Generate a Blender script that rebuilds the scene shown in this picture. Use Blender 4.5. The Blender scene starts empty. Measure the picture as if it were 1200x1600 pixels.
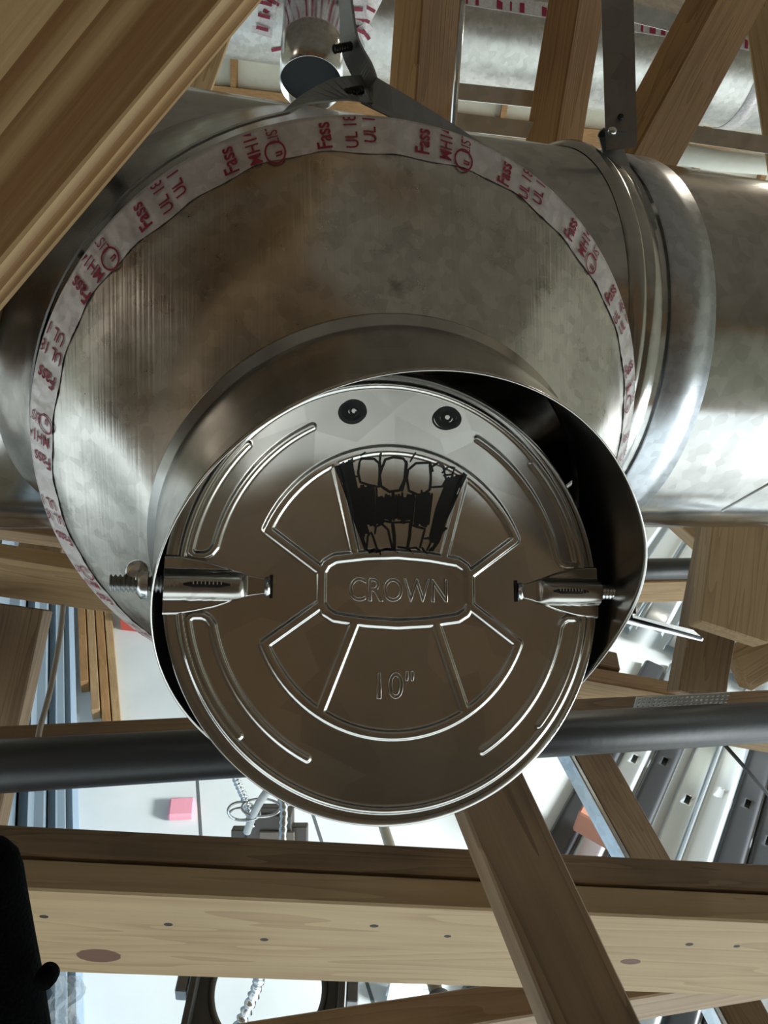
import bpy, bmesh, math, random
import numpy as np
from mathutils import Vector, Matrix

random.seed(7); np.random.seed(7)
S = bpy.context.scene
COL = S.collection

# ------------------------------------------------------------------ camera
F = 1200.0                       # focal length in pixels of the 1200 x 1600 frame
CAM_H = 3.8                      # lens height above the slab
G = Vector((-220, 1900, 1200)).normalized()        # gravity in lens axes (x right, y down, z ahead)
EZ = Vector((0, 0, 1))
ROWZ = -G
ROWY = (EZ - G * EZ.dot(G)).normalized()
ROWX = ROWY.cross(ROWZ).normalized()
if ROWX.x < 0: ROWX = -ROWX
M = Matrix((ROWX, ROWY, ROWZ))                     # lens axes -> world
CP = Vector((0, 0, CAM_H))
cam_d = bpy.data.cameras.new('camera'); cam = bpy.data.objects.new('camera', cam_d); COL.objects.link(cam)
cam_d.sensor_fit = 'VERTICAL'; cam_d.sensor_height = 36.0; cam_d.lens = 36.0 * F / 1600.0
cam_d.clip_start = 0.02; cam_d.clip_end = 200
rx, dn, fw = M @ Vector((1, 0, 0)), M @ Vector((0, 1, 0)), M @ Vector((0, 0, 1))
mw = Matrix((rx, -dn, -fw)).transposed().to_4x4(); mw.translation = CP
cam.matrix_world = mw
S.camera = cam

# ------------------------------------------------------------------ light
W = bpy.data.worlds.new('overcast_sky'); S.world = W; W.use_nodes = True
bg = W.node_tree.nodes['Background']
bg.inputs[0].default_value = (0.80, 0.92, 1.0, 1); bg.inputs[1].default_value = 1.3
S.view_settings.view_transform = 'Standard'; S.view_settings.look = 'None'
S.view_settings.gamma = 1.0; S.view_settings.use_curve_mapping = False
S.view_settings.exposure = 0.48

sd_ = bpy.data.lights.new('low_sun', 'SUN'); sd_.energy = 6.9; sd_.color = (0.93, 0.98, 1.0); sd_.angle = math.radians(16)
sun = bpy.data.objects.new('low_sun', sd_); COL.objects.link(sun); sun.location = (12, 3, 8)
sun.rotation_euler = Vector((-math.cos(math.radians(26)) * .985, math.cos(math.radians(26)) * .17, -math.sin(math.radians(26)))).to_track_quat('-Z', 'Y').to_euler()
def lamp(name, loc, energy, col, size):
    d = bpy.data.lights.new(name, 'POINT'); d.energy = energy; d.color = col; d.shadow_soft_size = size
    o = bpy.data.objects.new(name, d); o.location = loc; COL.objects.link(o); return o
lamp('added_fill_left', (-4.2, -1.0, 5.1), 12, (1.0, 0.92, 0.80), 0.12)  # unseen lamp, added to light the posts mirrored in the blade
lamp('added_fill_far', (2.2, 4.6, 4.6), 40, (1.0, 0.90, 0.74), 0.12)  # unseen warm lamp, added to brighten the far upper truss space

# ------------------------------------------------------------------ helpers
def U(px, py, d):
    """world point at depth d along the lens axis, measured in the photo's frame"""
    return CP + M @ Vector(((px - 600) / F * d, (py - 800) / F * d, d))
def C(x, y, z): return CP + M @ Vector((x, y, z))
def DIR(v): return (M @ Vector(v)).normalized()
def ONZ(px, py, z=0.0):
    r = M @ Vector(((px - 600) / F, (py - 800) / F, 1.0))
    return CP + r * ((z - CAM_H) / r.z)

def link(name, me, mat=None, parent=None, smooth=False):
    o = bpy.data.objects.new(name, me); COL.objects.link(o)
    if mat is not None: me.materials.append(mat)
    if smooth:
        me.polygons.foreach_set('use_smooth', [True] * len(me.polygons))
    if parent is not None:
        o.parent = parent
        o.matrix_parent_inverse = parent.matrix_world.inverted()
    return o
def tag(o, label, cat, group=None, kind=None):
    o['label'] = label; o['category'] = cat
    if group: o['group'] = group
    if kind: o['kind'] = kind
    return o
def struct(o): o['kind'] = 'structure'; return o
def empty(name, loc):
    o = bpy.data.objects.new(name, None); COL.objects.link(o); o.empty_display_size = 0.05
    o.matrix_world = Matrix.Translation(loc); return o
def frame(o, origin, ax, ay, az):
    m = Matrix((ax, ay, az)).transposed().to_4x4(); m.translation = origin
    o.matrix_world = m
def mesh_py(name, vs, fs):
    me = bpy.data.meshes.new(name); me.from_pydata([tuple(v) for v in vs], [], fs); me.update(); return me
def bm_mesh(name, bm):
    me = bpy.data.meshes.new(name); bm.to_mesh(me); bm.free(); return me

def box(name, mat, O, a, b, c, parent=None, bev=0.0025):
    """board with one corner O and edge vectors a (length), b, c"""
    la, lb, lc = a.length, b.length, c.length
    ax = a.normalized(); by = (b - ax * b.dot(ax)).normalized(); cz = ax.cross(by)
    if cz.dot(c) < 0: by = -by; cz = -cz; flip = True
    else: flip = False
    bm = bmesh.new(); bmesh.ops.create_cube(bm, size=1.0)
    bmesh.ops.scale(bm, vec=(la, lb, lc), verts=bm.verts)
    if bev: bmesh.ops.bevel(bm, geom=list(bm.edges), offset=min(bev, lb * .3, lc * .3), segments=1, affect='EDGES')
    o = link(name, bm_mesh(name, bm), mat)
    frame(o, O + a / 2 + b / 2 + c / 2, ax, by, cz)
    if parent is not None:
        bpy.context.view_layer.update()
        o.parent = parent; o.matrix_parent_inverse = parent.matrix_world.inverted()
    return o
ZD = Vector((0, 0, -1))
def edge_board(name, mat, p0, p1, h, t, ext=(0, 0), lean=None, parent=None):
    """board on edge: p0,p1 = ends of its near top edge; h down, t away from the lens"""
    a = p1 - p0; u = a.normalized(); p0 = p0 - u * ext[0]; p1 = p1 + u * ext[1]; a = p1 - p0
    down = (ZD - u * ZD.dot(u)).normalized()
    back = u.cross(down).normalized()
    if back.dot(M @ Vector((0, 0, 1))) < 0: back = -back
    return box(name, mat, p0, a, down * h, back * t, parent)
def flat_board(name, mat, p0, p1, w, t, side=1, ext=(0, 0)):
    """board lying flat: p0,p1 = ends of its left top edge; w to the right, t down"""
    a = p1 - p0; u = a.normalized(); p0 = p0 - u * ext[0]; p1 = p1 + u * ext[1]; a = p1 - p0
    down = (ZD - u * ZD.dot(u)).normalized(); right = u.cross(down).normalized()
    if right.dot(M @ Vector((1, 0, 0))) * side < 0: right = -right
    return box(name, mat, p0, a, right * w, down * t)
def stick(name, mat, p0, p1, w, t, wdir, ext=(0, 0)):
    """centred stick p0-p1, w across along wdir, t along the other axis"""
    a = p1 - p0; u = a.normalized(); p0 = p0 - u * ext[0]; p1 = p1 + u * ext[1]; a = p1 - p0
    wv = (wdir - u * wdir.dot(u)).normalized(); tv = u.cross(wv).normalized()
    return box(name, mat, p0 - wv * w / 2 - tv * t / 2, a, wv * w, tv * t)

def tube_mesh(name, pts, r, n=12, cap=True, ridge=None):
    """tube along world points; ridge=(pitch, depth) makes wound armour"""
    P = [Vector(p) for p in pts]; rings = []
    if ridge:
        Q = []; acc = 0
        for i in range(len(P) - 1):
            L = (P[i + 1] - P[i]).length; k = max(1, int(L / (ridge[0] / 4)))
            for j in range(k): Q.append(P[i].lerp(P[i + 1], j / k))
        Q.append(P[-1]); P = Q
    up = None; vs = []; fs = []; s = 0
    for i, p in enumerate(P):
        t = (P[min(i + 1, len(P) - 1)] - P[max(i - 1, 0)]).normalized()
        if up is None:
            up = t.orthogonal().normalized()
        up = (up - t * up.dot(t)).normalized(); w = t.cross(up)
        if i: s += (P[i] - P[i - 1]).length
        rr = r if not ridge else r + ridge[1] * math.sin(2 * math.pi * s / ridge[0])
        for k in range(n):
            a = 2 * math.pi * k / n; vs.append(p + (up * math.cos(a) + w * math.sin(a)) * rr)
    m = len(P)
    for i in range(m - 1):
        for k in range(n):
            k2 = (k + 1) % n; fs.append((i * n + k, i * n + k2, (i + 1) * n + k2, (i + 1) * n + k))
    if cap:
        fs.append(tuple(range(n - 1, -1, -1))); fs.append(tuple(range((m - 1) * n, m * n)))
    return mesh_py(name, vs, fs)
def tube(name, mat, pts, r, n=12, parent=None, cap=True, ridge=None):
    o_ = Vector(pts[0]); me = tube_mesh(name, [Vector(p) - o_ for p in pts], r, n, cap, ridge)
    o = link(name, me, mat, None, True); o.matrix_world = Matrix.Translation(o_)
    if parent is not None:
        bpy.context.view_layer.update()
        o.parent = parent; o.matrix_parent_inverse = parent.matrix_world.inverted()
    return o
def spline(pts, k=10):
    P = [Vector(p) for p in pts]; out = []
    for i in range(len(P) - 1):
        a, b, c, d = P[max(i - 1, 0)], P[i], P[i + 1], P[min(i + 2, len(P) - 1)]
        for j in range(k):
            t = j / k
            out.append(0.5 * ((2 * b) + (c - a) * t + (2 * a - 5 * b + 4 * c - d) * t * t + (3 * b - a - 3 * c + d) * t ** 3))
    out.append(P[-1]); return out
def lathe_mesh(name, prof, n=96, close=False):
    """profile (r, z) revolved about z"""
    vs = []; fs = []
    for (r, z) in prof:
        for k in range(n):
            a = 2 * math.pi * k / n; vs.append((r * math.cos(a), r * math.sin(a), z))
    m = len(prof)
    for i in range(m - 1 + (1 if close else 0)):
        j = (i + 1) % m
        for k in range(n):
            k2 = (k + 1) % n; fs.append((i * n + k, i * n + k2, j * n + k2, j * n + k))
    return mesh_py(name, vs, fs)
def strip_mesh(name, pts, sides, w, t=0.0009):
    """flat strap: pts centre line, sides = width direction per point"""
    vs = []; fs = []; n = len(pts)
    for i in range(n):
        tg = (pts[min(i + 1, n - 1)] - pts[max(i - 1, 0)]).normalized()
        s = (sides[i] - tg * sides[i].dot(tg)).normalized(); nn = tg.cross(s)
        for (q, e) in ((-1, -1), (1, -1), (1, 1), (-1, 1)): vs.append(pts[i] + s * (w / 2 * q) + nn * (t / 2 * e))
    for i in range(n - 1):
        for k in range(4):
            k2 = (k + 1) % 4; fs.append((i * 4 + k, i * 4 + k2, i * 4 + 4 + k2, i * 4 + 4 + k))
    fs.append((3, 2, 1, 0)); b = (n - 1) * 4; fs.append((b, b + 1, b + 2, b + 3))
    return mesh_py(name, vs, fs)

# ------------------------------------------------------------------ materials
def nmat(name):
    m = bpy.data.materials.new(name); m.use_nodes = True
    return m, m.node_tree.nodes, m.node_tree.links, m.node_tree.nodes['Principled BSDF']
def plain(name, col, rough=0.6, metal=0.0, bump=0.0, bscale=40.0, var=0.0):
    m, N, L, b = nmat(name)
    b.inputs['Base Color'].default_value = (*col, 1); b.inputs['Roughness'].default_value = rough; b.inputs['Metallic'].default_value = metal
    if bump or var:
        tc = N.new('ShaderNodeTexCoord'); no = N.new('ShaderNodeTexNoise'); no.inputs['Scale'].default_value = bscale; no.inputs['Detail'].default_value = 5
        L.new(tc.outputs['Object'], no.inputs['Vector'])
        if bump:
            bp = N.new('ShaderNodeBump'); bp.inputs['Strength'].default_value = bump; bp.inputs['Distance'].default_value = 0.01
            L.new(no.outputs[0], bp.inputs['Height']); L.new(bp.outputs[0], b.inputs['Normal'])
        if var:
            mx = N.new('ShaderNodeMix'); mx.data_type = 'RGBA'
            mx.inputs[6].default_value = (*[c * (1 - var) for c in col], 1); mx.inputs[7].default_value = (*[min(1, c * (1 + var)) for c in col], 1)
            L.new(no.outputs[0], mx.inputs[0]); L.new(mx.outputs[2], b.inputs['Base Color'])
    return m
def ramp(N, L, src, stops):
    r = N.new('ShaderNodeValToRGB'); e = r.color_ramp.elements
    while len(e) < len(stops): e.new(0.5)
    for i, (p, c) in enumerate(stops): e[i].position = p; e[i].color = (*c, 1)
    L.new(src, r.inputs[0]); return r
def math_(N, L, op, a, b=None):
    n = N.new('ShaderNodeMath'); n.operation = op
    for i, v in enumerate((a, b)):
        if v is None: continue
        if isinstance(v, (int, float)): n.inputs[i].default_value = v
        else: L.new(v, n.inputs[i])
    return n.outputs[0]
def wood(name, light, dark, grain=1.0, knots=(), rough=0.62, contrast=0.5, stain=0.25, along=1.0):
    m, N, L, b = nmat(name)
    tc = N.new('ShaderNodeTexCoord'); oi = N.new('ShaderNodeObjectInfo')
    off = N.new('ShaderNodeVectorMath'); off.operation = 'SCALE'; off.inputs[0].default_value = (13.1, 7.7, 5.3); L.new(oi.outputs['Random'], off.inputs['Scale'])
    ad = N.new('ShaderNodeVectorMath'); ad.operation = 'ADD'; L.new(tc.outputs['Object'], ad.inputs[0]); L.new(off.outputs[0], ad.inputs[1])
    # broad flame rings
    mp = N.new('ShaderNodeMapping'); mp.inputs['Scale'].default_value = (1.1 * grain * along, 17 * grain, 17 * grain); L.new(ad.outputs[0], mp.inputs[0])
    n1 = N.new('ShaderNodeTexNoise'); n1.inputs['Scale'].default_value = 1.6; n1.inputs['Detail'].default_value = 2; n1.inputs['Distortion'].default_value = 0.4; L.new(mp.outputs[0], n1.inputs['Vector'])
    w = math_(N, L, 'MULTIPLY', n1.outputs[0], 9.0); w = math_(N, L, 'FRACT', w)
    # fine fibres
    mp2 = N.new('ShaderNodeMapping'); mp2.inputs['Scale'].default_value = (5, 230, 230); L.new(ad.outputs[0], mp2.inputs[0])
    n2 = N.new('ShaderNodeTexNoise'); n2.inputs['Scale'].default_value = 1.0; n2.inputs['Detail'].default_value = 3; L.new(mp2.outputs[0], n2.inputs['Vector'])
    n3 = N.new('ShaderNodeTexNoise'); n3.inputs['Scale'].default_value = 5.0; n3.inputs['Detail'].default_value = 4; L.new(ad.outputs[0], n3.inputs['Vector'])
    f = math_(N, L, 'ADD', math_(N, L, 'MULTIPLY', w, contrast), math_(N, L, 'MULTIPLY', n2.outputs[0], 0.45))
    cr = ramp(N, L, f, [(0.12, light), (0.55, [l * .7 + d * .3 for l, d in zip(light, dark)]), (0.95, dark)])
    st = ramp(N, L, n3.outputs[0], [(0.35, (1, 1, 1)), (0.75, (1 - stain, 1 - stain * 1.05, 1 - stain * 1.1))])
    mx = N.new('ShaderNodeMix'); mx.data_type = 'RGBA'; mx.blend_type = 'MULTIPLY'; mx.inputs[0].default_value = 1
    L.new(cr.outputs[0], mx.inputs[6]); L.new(st.outputs[0], mx.inputs[7]); col = mx.outputs[2]
    for (kx, ky, ra, rb, kc) in knots:                      # knots and nail holes, board coordinates (along, across)
        sx = N.new('ShaderNodeSeparateXYZ'); L.new(tc.outputs['Object'], sx.inputs[0])
        ex = math_(N, L, 'POWER', math_(N, L, 'ABSOLUTE', math_(N, L, 'DIVIDE', math_(N, L, 'SUBTRACT', sx.outputs[0], kx), ra)), 2.0)
        ey = math_(N, L, 'POWER', math_(N, L, 'ABSOLUTE', math_(N, L, 'DIVIDE', math_(N, L, 'SUBTRACT', sx.outputs[1], ky), rb)), 2.0)
        rr = math_(N, L, 'ADD', math_(N, L, 'ADD', ex, ey), math_(N, L, 'MULTIPLY', n2.outputs[0], 0.35))
        k = ramp(N, L, rr, [(0.0, (1, 1, 1)), (0.95, (1, 1, 1)), (1.0, (0, 0, 0))])
        mk = N.new('ShaderNodeMix'); mk.data_type = 'RGBA'; L.new(k.outputs[0], mk.inputs[0]); L.new(col, mk.inputs[6]); mk.inputs[7].default_value = (*kc, 1); col = mk.outputs[2]
    L.new(col, b.inputs['Base Color'])
    b.inputs['Roughness'].default_value = rough
    bp = N.new('ShaderNodeBump'); bp.inputs['Strength'].default_value = 0.25; bp.inputs['Distance'].default_value = 0.002
    L.new(n2.outputs[0], bp.inputs['Height']); L.new(bp.outputs[0], b.inputs['Normal'])
    return m
def galv(name, col=(0.60, 0.60, 0.58), rough=0.28, spangle=60.0, wob=0.25, wobscale=6.0, lines=0.0, stain=0.0, aniso=0.0, metal=1.0, stretch=1.0):
    m, N, L, b = nmat(name)
    tc = N.new('ShaderNodeTexCoord')
    v = N.new('ShaderNodeTexVoronoi'); v.inputs['Scale'].default_value = spangle; L.new(tc.outputs['Object'], v.inputs['Vector'])
    n = N.new('ShaderNodeTexNoise'); n.inputs['Scale'].default_value = spangle * .35; n.inputs['Detail'].default_value = 6; L.new(tc.outputs['Object'], n.inputs['Vector'])
    sp = N.new('ShaderNodeSeparateColor'); L.new(v.outputs['Color'], sp.inputs[0])
    f = math_(N, L, 'ADD', math_(N, L, 'MULTIPLY', sp.outputs[0], 0.35), math_(N, L, 'MULTIPLY', n.outputs[0], 0.75))
    cr = ramp(N, L, f, [(0.25, [c * .80 for c in col]), (0.8, [min(1, c * 1.12) for c in col])]); c_out = cr.outputs[0]
    if stain:
        n4 = N.new('ShaderNodeTexNoise'); n4.inputs['Scale'].default_value = 26; n4.inputs['Detail'].default_value = 8; n4.inputs['Roughness'].default_value = .7; L.new(tc.outputs['Object'], n4.inputs['Vector'])
        sr = ramp(N, L, n4.outputs[0], [(0.60, (1, 1, 1)), (0.72, (1 - stain,) * 3)])
        mx = N.new('ShaderNodeMix'); mx.data_type = 'RGBA'; mx.blend_type = 'MULTIPLY'; mx.inputs[0].default_value = 1
        L.new(c_out, mx.inputs[6]); L.new(sr.outputs[0], mx.inputs[7]); c_out = mx.outputs[2]
    L.new(c_out, b.inputs['Base Color'])
    b.inputs['Metallic'].default_value = metal
    rr = N.new('ShaderNodeMapRange'); rr.inputs[3].default_value = rough * .8; rr.inputs[4].default_value = rough * 1.35; L.new(n.outputs[0], rr.inputs[0]); L.new(rr.outputs[0], b.inputs['Roughness'])
    n5 = N.new('ShaderNodeTexNoise'); n5.inputs['Scale'].default_value = wobscale; n5.inputs['Detail'].default_value = 2; mpw = N.new('ShaderNodeMapping'); mpw.inputs['Scale'].default_value = (1, 1, stretch); L.new(tc.outputs['Object'], mpw.inputs[0]); L.new(mpw.outputs[0], n5.inputs['Vector'])
    h = math_(N, L, 'ADD', math_(N, L, 'MULTIPLY', n5.outputs[0], wob), math_(N, L, 'MULTIPLY', n.outputs[0], 0.006))
    if lines:
        mp = N.new('ShaderNodeMapping'); mp.inputs['Scale'].default_value = (620, 3, 3); L.new(tc.outputs['Object'], mp.inputs[0])
        n6 = N.new('ShaderNodeTexNoise'); n6.inputs['Scale'].default_value = 1.0; n6.inputs['Detail'].default_value = 1; L.new(mp.outputs[0], n6.inputs['Vector'])
        h = math_(N, L, 'ADD', h, math_(N, L, 'MULTIPLY', n6.outputs[0], lines))
    bp = N.new('ShaderNodeBump'); bp.inputs['Strength'].default_value = 1.0; bp.inputs['Distance'].default_value = 0.02
    L.new(h, bp.inputs['Height']); L.new(bp.outputs[0], b.inputs['Normal'])
    if aniso: b.inputs['Anisotropic'].default_value = aniso
    return m

TAN, TAND = (0.50, 0.335, 0.165), (0.28, 0.15, 0.06)
M_pine = wood('pine', TAN, TAND)
M_pine_dark = wood('dark_pine', (0.35, 0.235, 0.13), (0.15, 0.085, 0.042), stain=0.45)  # darker, blotchier tone than the plain pine
M_pine_warm = wood('warm_pine', (0.46, 0.255, 0.10), (0.20, 0.092, 0.028))
M_duct = galv('galvanised_duct', (0.50, 0.485, 0.465), 0.15, 90, 0.24, 9.0, stretch=.12)
M_cone = galv('dull_galvanised', (0.56, 0.53, 0.49), 0.27, 160, 0.55, 7.0, lines=0.007, stain=0.45)
M_blade = galv('stamped_steel', (0.58, 0.56, 0.53), 0.19, 30, 0.02, 5.0, lines=0.0006)
M_collar = galv('collar_steel', (0.50, 0.48, 0.45), 0.20, 50, 0.12, 8.0)
M_strap = galv('strap_steel', (0.30, 0.305, 0.31), 0.38, 60, 0.05)
M_bright = galv('bright_steel', (0.72, 0.74, 0.75), 0.22, 60, 0.05)
M_black = plain('ink_and_slot_black', (0.006, 0.006, 0.007), 0.42)
M_blackpipe = plain('black_pipe', (0.028, 0.028, 0.030), 0.42, bump=0.05, bscale=80)
M_screw = plain('black_screw', (0.02, 0.02, 0.02), 0.4, 0.6)
M_foil = galv('foil_tape', (0.60, 0.55, 0.53), 0.42, 200, 0.10, 60.0, metal=0.45)
M_red = plain('red_print', (0.24, 0.012, 0.035), 0.5)
M_cloth = plain('black_cloth', (0.0015, 0.0015, 0.0018), 1.0, bump=0.4, bscale=500); M_cloth.node_tree.nodes['Principled BSDF'].inputs['Specular IOR Level'].default_value = 0.05

# ------------------------------------------------------------------ setting
def concrete():
    m, N, L, b = nmat('sealed_concrete')
    tc = N.new('ShaderNodeTexCoord'); n = N.new('ShaderNodeTexNoise'); n.inputs['Scale'].default_value = 1.3; n.inputs['Detail'].default_value = 8; L.new(tc.outputs['Object'], n.inputs['Vector'])
    cr = ramp(N, L, n.outputs[0], [(0.3, (0.56, 0.60, 0.59)), (0.7, (0.74, 0.77, 0.75))]); L.new(cr.outputs[0], b.inputs['Base Color'])
    rr = N.new('ShaderNodeMapRange'); rr.inputs[3].default_value = .22; rr.inputs[4].default_value = .5; L.new(n.outputs[0], rr.inputs[0]); L.new(rr.outputs[0], b.inputs['Roughness'])
    return m
M_conc = concrete()
def slab(name, mat, x0, x1, y0, y1, z0, z1, parent=None):
    return box(name, mat, Vector((x0, y0, z0)), Vector((x1 - x0, 0, 0)), Vector((0, y1 - y0, 0)), Vector((0, 0, z1 - z0)), parent, 0)
M_joint = plain('joint_filler', (0.10, 0.11, 0.11), 0.8)
M_foam = plain('spray_foam', (0.72, 0.70, 0.58), 0.85, bump=0.8, bscale=9, var=0.12)
M_deck = wood('roof_deck', (0.20, 0.165, 0.13), (0.11, 0.085, 0.06), grain=.4, stain=.3)
M_blue = plain('blue_liner_paint', (0.36, 0.47, 0.58), 0.45, var=0.06, bscale=3)

floor = struct(slab('floor', M_conc, -30, 30, -30, 30, -0.15, 0.0))
def floor_line(p, q, name='saw_cut'):
    a = ONZ(*p); b = ONZ(*q); u = (b - a).normalized(); s = Vector((-u.y, u.x, 0))
    a = a - u * 1.5; b = b + u * 2.0
    o = box(name, M_joint, a - s * .008 + Vector((0, 0, -.004)), b - a, s * .016, Vector((0, 0, .0055)), floor, 0)
    return o
floor_line((313, 1290), (308, 1212)); floor_line((505, 1322), (490, 1275))
roof = struct(slab('ceiling', M_deck, -7, 6.0, -3.2, 8.2, 5.75, 5.85))
wall_b = struct(slab('wall_back', M_foam, -7, 6.0, 8.0, 8.2, 0, 5.75))
for i in range(20):
    slab('stud', M_pine_warm, -6.8 + i * .62, -6.8 + i * .62 + .05, 7.90, 8.0, 0, 5.75, wall_b)
slab('plate', M_pine_warm, -7, 6, 7.89, 7.99, 3.05, 3.20, wall_b)
# unseen upper walls, added so daylight enters only below truss height
struct(slab('unseen_wall_right', M_foam, 4.4, 4.6, -3.2, 8.0, 2.95, 5.75)); struct(slab('unseen_wall_front', M_deck, -7, 6.0, -3.2, -3.0, 2.95, 5.75))

# left wall of laid-on ribbed liner panels, in its own heading
wa, wb = ONZ(129, 1300), ONZ(119, 967)
WD = (wb - wa); WD.z = 0; WD.normalize(); WS = Vector((WD.y, -WD.x, 0))          # along the wall, out into the room
WO = wa - WD * 3.2
UPZ = Vector((0, 0, 1))
wall_l = struct(box('wall_left', M_foam, WO - WS * .24, WD * 8.6, WS * .20, UPZ * 2.44, None, 0))
struct(slab('unseen_wall_side', M_foam, -7.2, -7.0, -3.2, 8.0, 2.6, 5.75))  # unseen upper wall, added to stop sky light entering from the left
prof = [(0, 0), (0, .20), (.026, .22), (.026, .26), (0, .28), (0, .56), (.032, .575), (.032, .603)]
lvs = [(y, d, z) for y in (0.0, 8.6) for (d, z) in prof]; ln = len(prof)
lme = mesh_py('liner_panel', lvs, [(k, k + 1, ln + k + 1, ln + k) for k in range(ln - 1)]); lme.materials.append(M_blue)
for i in range(4):
    o = bpy.data.objects.new('liner_panel', lme); COL.objects.link(o); frame(o, WO - WS * .02 + UPZ * (.0 + i * .605), WD, -WS, UPZ)
    o.data = lme
    m_ = Matrix((WD, WS, UPZ)).transposed().to_4x4(); m_.translation = WO - WS * .02 + UPZ * (.0 + i * .605); o.matrix_world = m_
    so = o.modifiers.new('sheet', 'SOLIDIFY'); so.thickness = 0.001
    bpy.context.view_layer.update(); o.parent = wall_l; o.matrix_parent_inverse = wall_l.matrix_world.inverted()

# ------------------------------------------------------------------ duct run
n_ = Vector((.225, .48, -.85)).normalized()
p_ = Vector((.965, 0.0, .255)); p_ = (p_ - n_ * p_.dot(n_)).normalized()
q_ = n_.cross(p_).normalized()                      # image-up in the branch plane
WN, WP, WQ = DIR(n_), DIR(p_), DIR(q_)
C1 = Vector((-.0185, -.040, .525)); CB = Vector((.0075, .043, .43)); C2 = CB + n_ * .025 + q_ * .004
RB, RC, COLLAR = .203, .131, .085
W1, W2 = C(*C1), C(*C2)
C3 = C2 - n_ * COLLAR; W3 = C(*C3)
BR = .305
AX = C1 - n_ * BR
t_ = (p_ - n_ * .055 - q_ * .040).normalized()
WT = DIR(t_); WA = C(*AX)
TU = WN.cross(WT).normalized()                      # up across the duct
DUCT_R = .203

duct = tag(empty('duct_run', WA), 'large round galvanised duct with flared tee running behind the damper face', 'duct')
def revolve_on(name, mat, prof, origin, ax, ay, az, parent, n=96, smooth=True):
    o = link(name, lathe_mesh(name, prof, n), mat, None, smooth); frame(o, origin, ax, ay, az)
    bpy.context.view_layer.update(); o.parent = parent; o.matrix_parent_inverse = parent.matrix_world.inverted()
    return o
# duct local: z = WT
DX, DY = WN, TU
R = DUCT_R
revolve_on('tee_body', M_duct, [(R, -.30), (R, -.1), (R, .1), (R, .262), (R + .004, .266), (R + .005, .272), (R + .002, .278), (R, .284)], WA, DX, WT.cross(DX), WT, duct)
revolve_on('rolled_bead', M_collar, [(R + .001, .250), (R + .006, .254), (R + .008, .259), (R + .006, .264), (R + .001, .268)], WA, DX, WT.cross(DX), WT, duct)
revolve_on('joint_band', galv('band_steel', (0.55, 0.57, 0.60), 0.30, 140, 0.03), [(R + .001, .292), (R + .003, .293), (R + .003, .338), (R + .001, .339)], WA, DX, WT.cross(DX), WT, duct)
revolve_on('pipe', M_duct, [(R - .001, .27), (R - .001, .6), (R - .001, 1.2), (R - .001, 2.6)], WA, DX, WT.cross(DX), WT, duct)
# left end: gored elbow turning up behind the near board
el = []; pp = WA - WT * .27; dd = -WT
pts = [WA - WT * .20, pp]
axis = WN
for k in range(4):
    dd = Matrix.Rotation(math.radians(-20), 3, axis) @ dd
    if k == 0 and dd.dot(TU) < 0:
        axis = -axis; dd = Matrix.Rotation(math.radians(20), 3, WN) @ -WT
    pp = pp + dd * .16; pts.append(pp)
pts.append(pp + dd * .5)
for i in range(len(pts) - 1):
    pass
elb = tube('elbow', M_duct, pts, R + .001, 72, duct, cap=False)
elb.data.polygons.foreach_set('use_smooth', [True] * len(elb.data.polygons))
for i in range(1, len(pts) - 1):
    a = (pts[i] - pts[i - 1]).normalized(); b = (pts[i + 1] - pts[i]).normalized(); t = (a + b).normalized()
    x = t.orthogonal().normalized()
    revolve_on('gore_seam', M_collar, [(R + .001, -.008), (R + .007, -.004), (R + .007, .004), (R + .001, .008)], pts[i], x, t.cross(x), t, duct, 72)
# flared branch of the tee, from the reducer ring back to the saddle
vs = []; fs = []; NT, NS = 128, 14
for j in range(NS):
    s = j / (NS - 1); e = s ** 2.2
    for k in range(NT):
        th = 2 * math.pi * k / NT; c, sn = math.cos(th), math.sin(th)
        qv = RB * sn * .998; sx = math.sqrt(max(0, R * R - qv * qv)) * .985
        a = Vector((RB * c, RB * sn, 0)); b = Vector(((RB + .060) * c, qv, -(BR - sx)))
        zz = a.z + (b.z - a.z) * s
        vs.append(Vector((a.x + (b.x - a.x) * e, a.y + (b.y - a.y) * e, zz)))
for j in range(NS - 1):
    for k in range(NT):
        k2 = (k + 1) % NT; fs.append((j * NT + k, j * NT + k2, (j + 1) * NT + k2, (j + 1) * NT + k))
ob = link('branch', mesh_py('branch', vs, fs), M_duct, None, True); frame(ob, W1, WP, WQ, WN)
bpy.context.view_layer.update(); ob.parent = duct; ob.matrix_parent_inverse = duct.matrix_world.inverted()
# screw heads on the elbow and band
def screw(loc, nrm, r, parent, mat, name='screw'):
    o = link(name, lathe_mesh(name, [(0.0001, .45 * r), (.6 * r, .42 * r), (r, .1 * r), (r, -.3 * r)], 12), mat, None, True)
    x = nrm.orthogonal().normalized(); frame(o, loc, x, nrm.cross(x), nrm)
    bpy.context.view_layer.update(); o.parent = parent; o.matrix_parent_inverse = parent.matrix_world.inverted(); return o
def on_duct(px, py):
    """point of the duct's near surface in the direction of a pixel"""
    d = (M @ Vector(((px - 600) / F, (py - 800) / F, 1))).normalized()
    o = CP - WA; o2 = o - WT * o.dot(WT); d2 = d - WT * d.dot(WT)
    a, b, c = d2.dot(d2), 2 * o2.dot(d2), o2.dot(o2) - R * R
    D = b * b - 4 * a * c
    if D < 0: return None
    t = (-b - math.sqrt(D)) / (2 * a); P = CP + d * t; nn = (P - WA); nn = (nn - WT * nn.dot(WT)).normalized(); return P, nn
for (sx, sy) in ((8, 572), (60, 350), (150, 330)):
    h = on_duct(sx, sy)
    if h: screw(h[0], h[1], .004, duct, M_screw)

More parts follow.
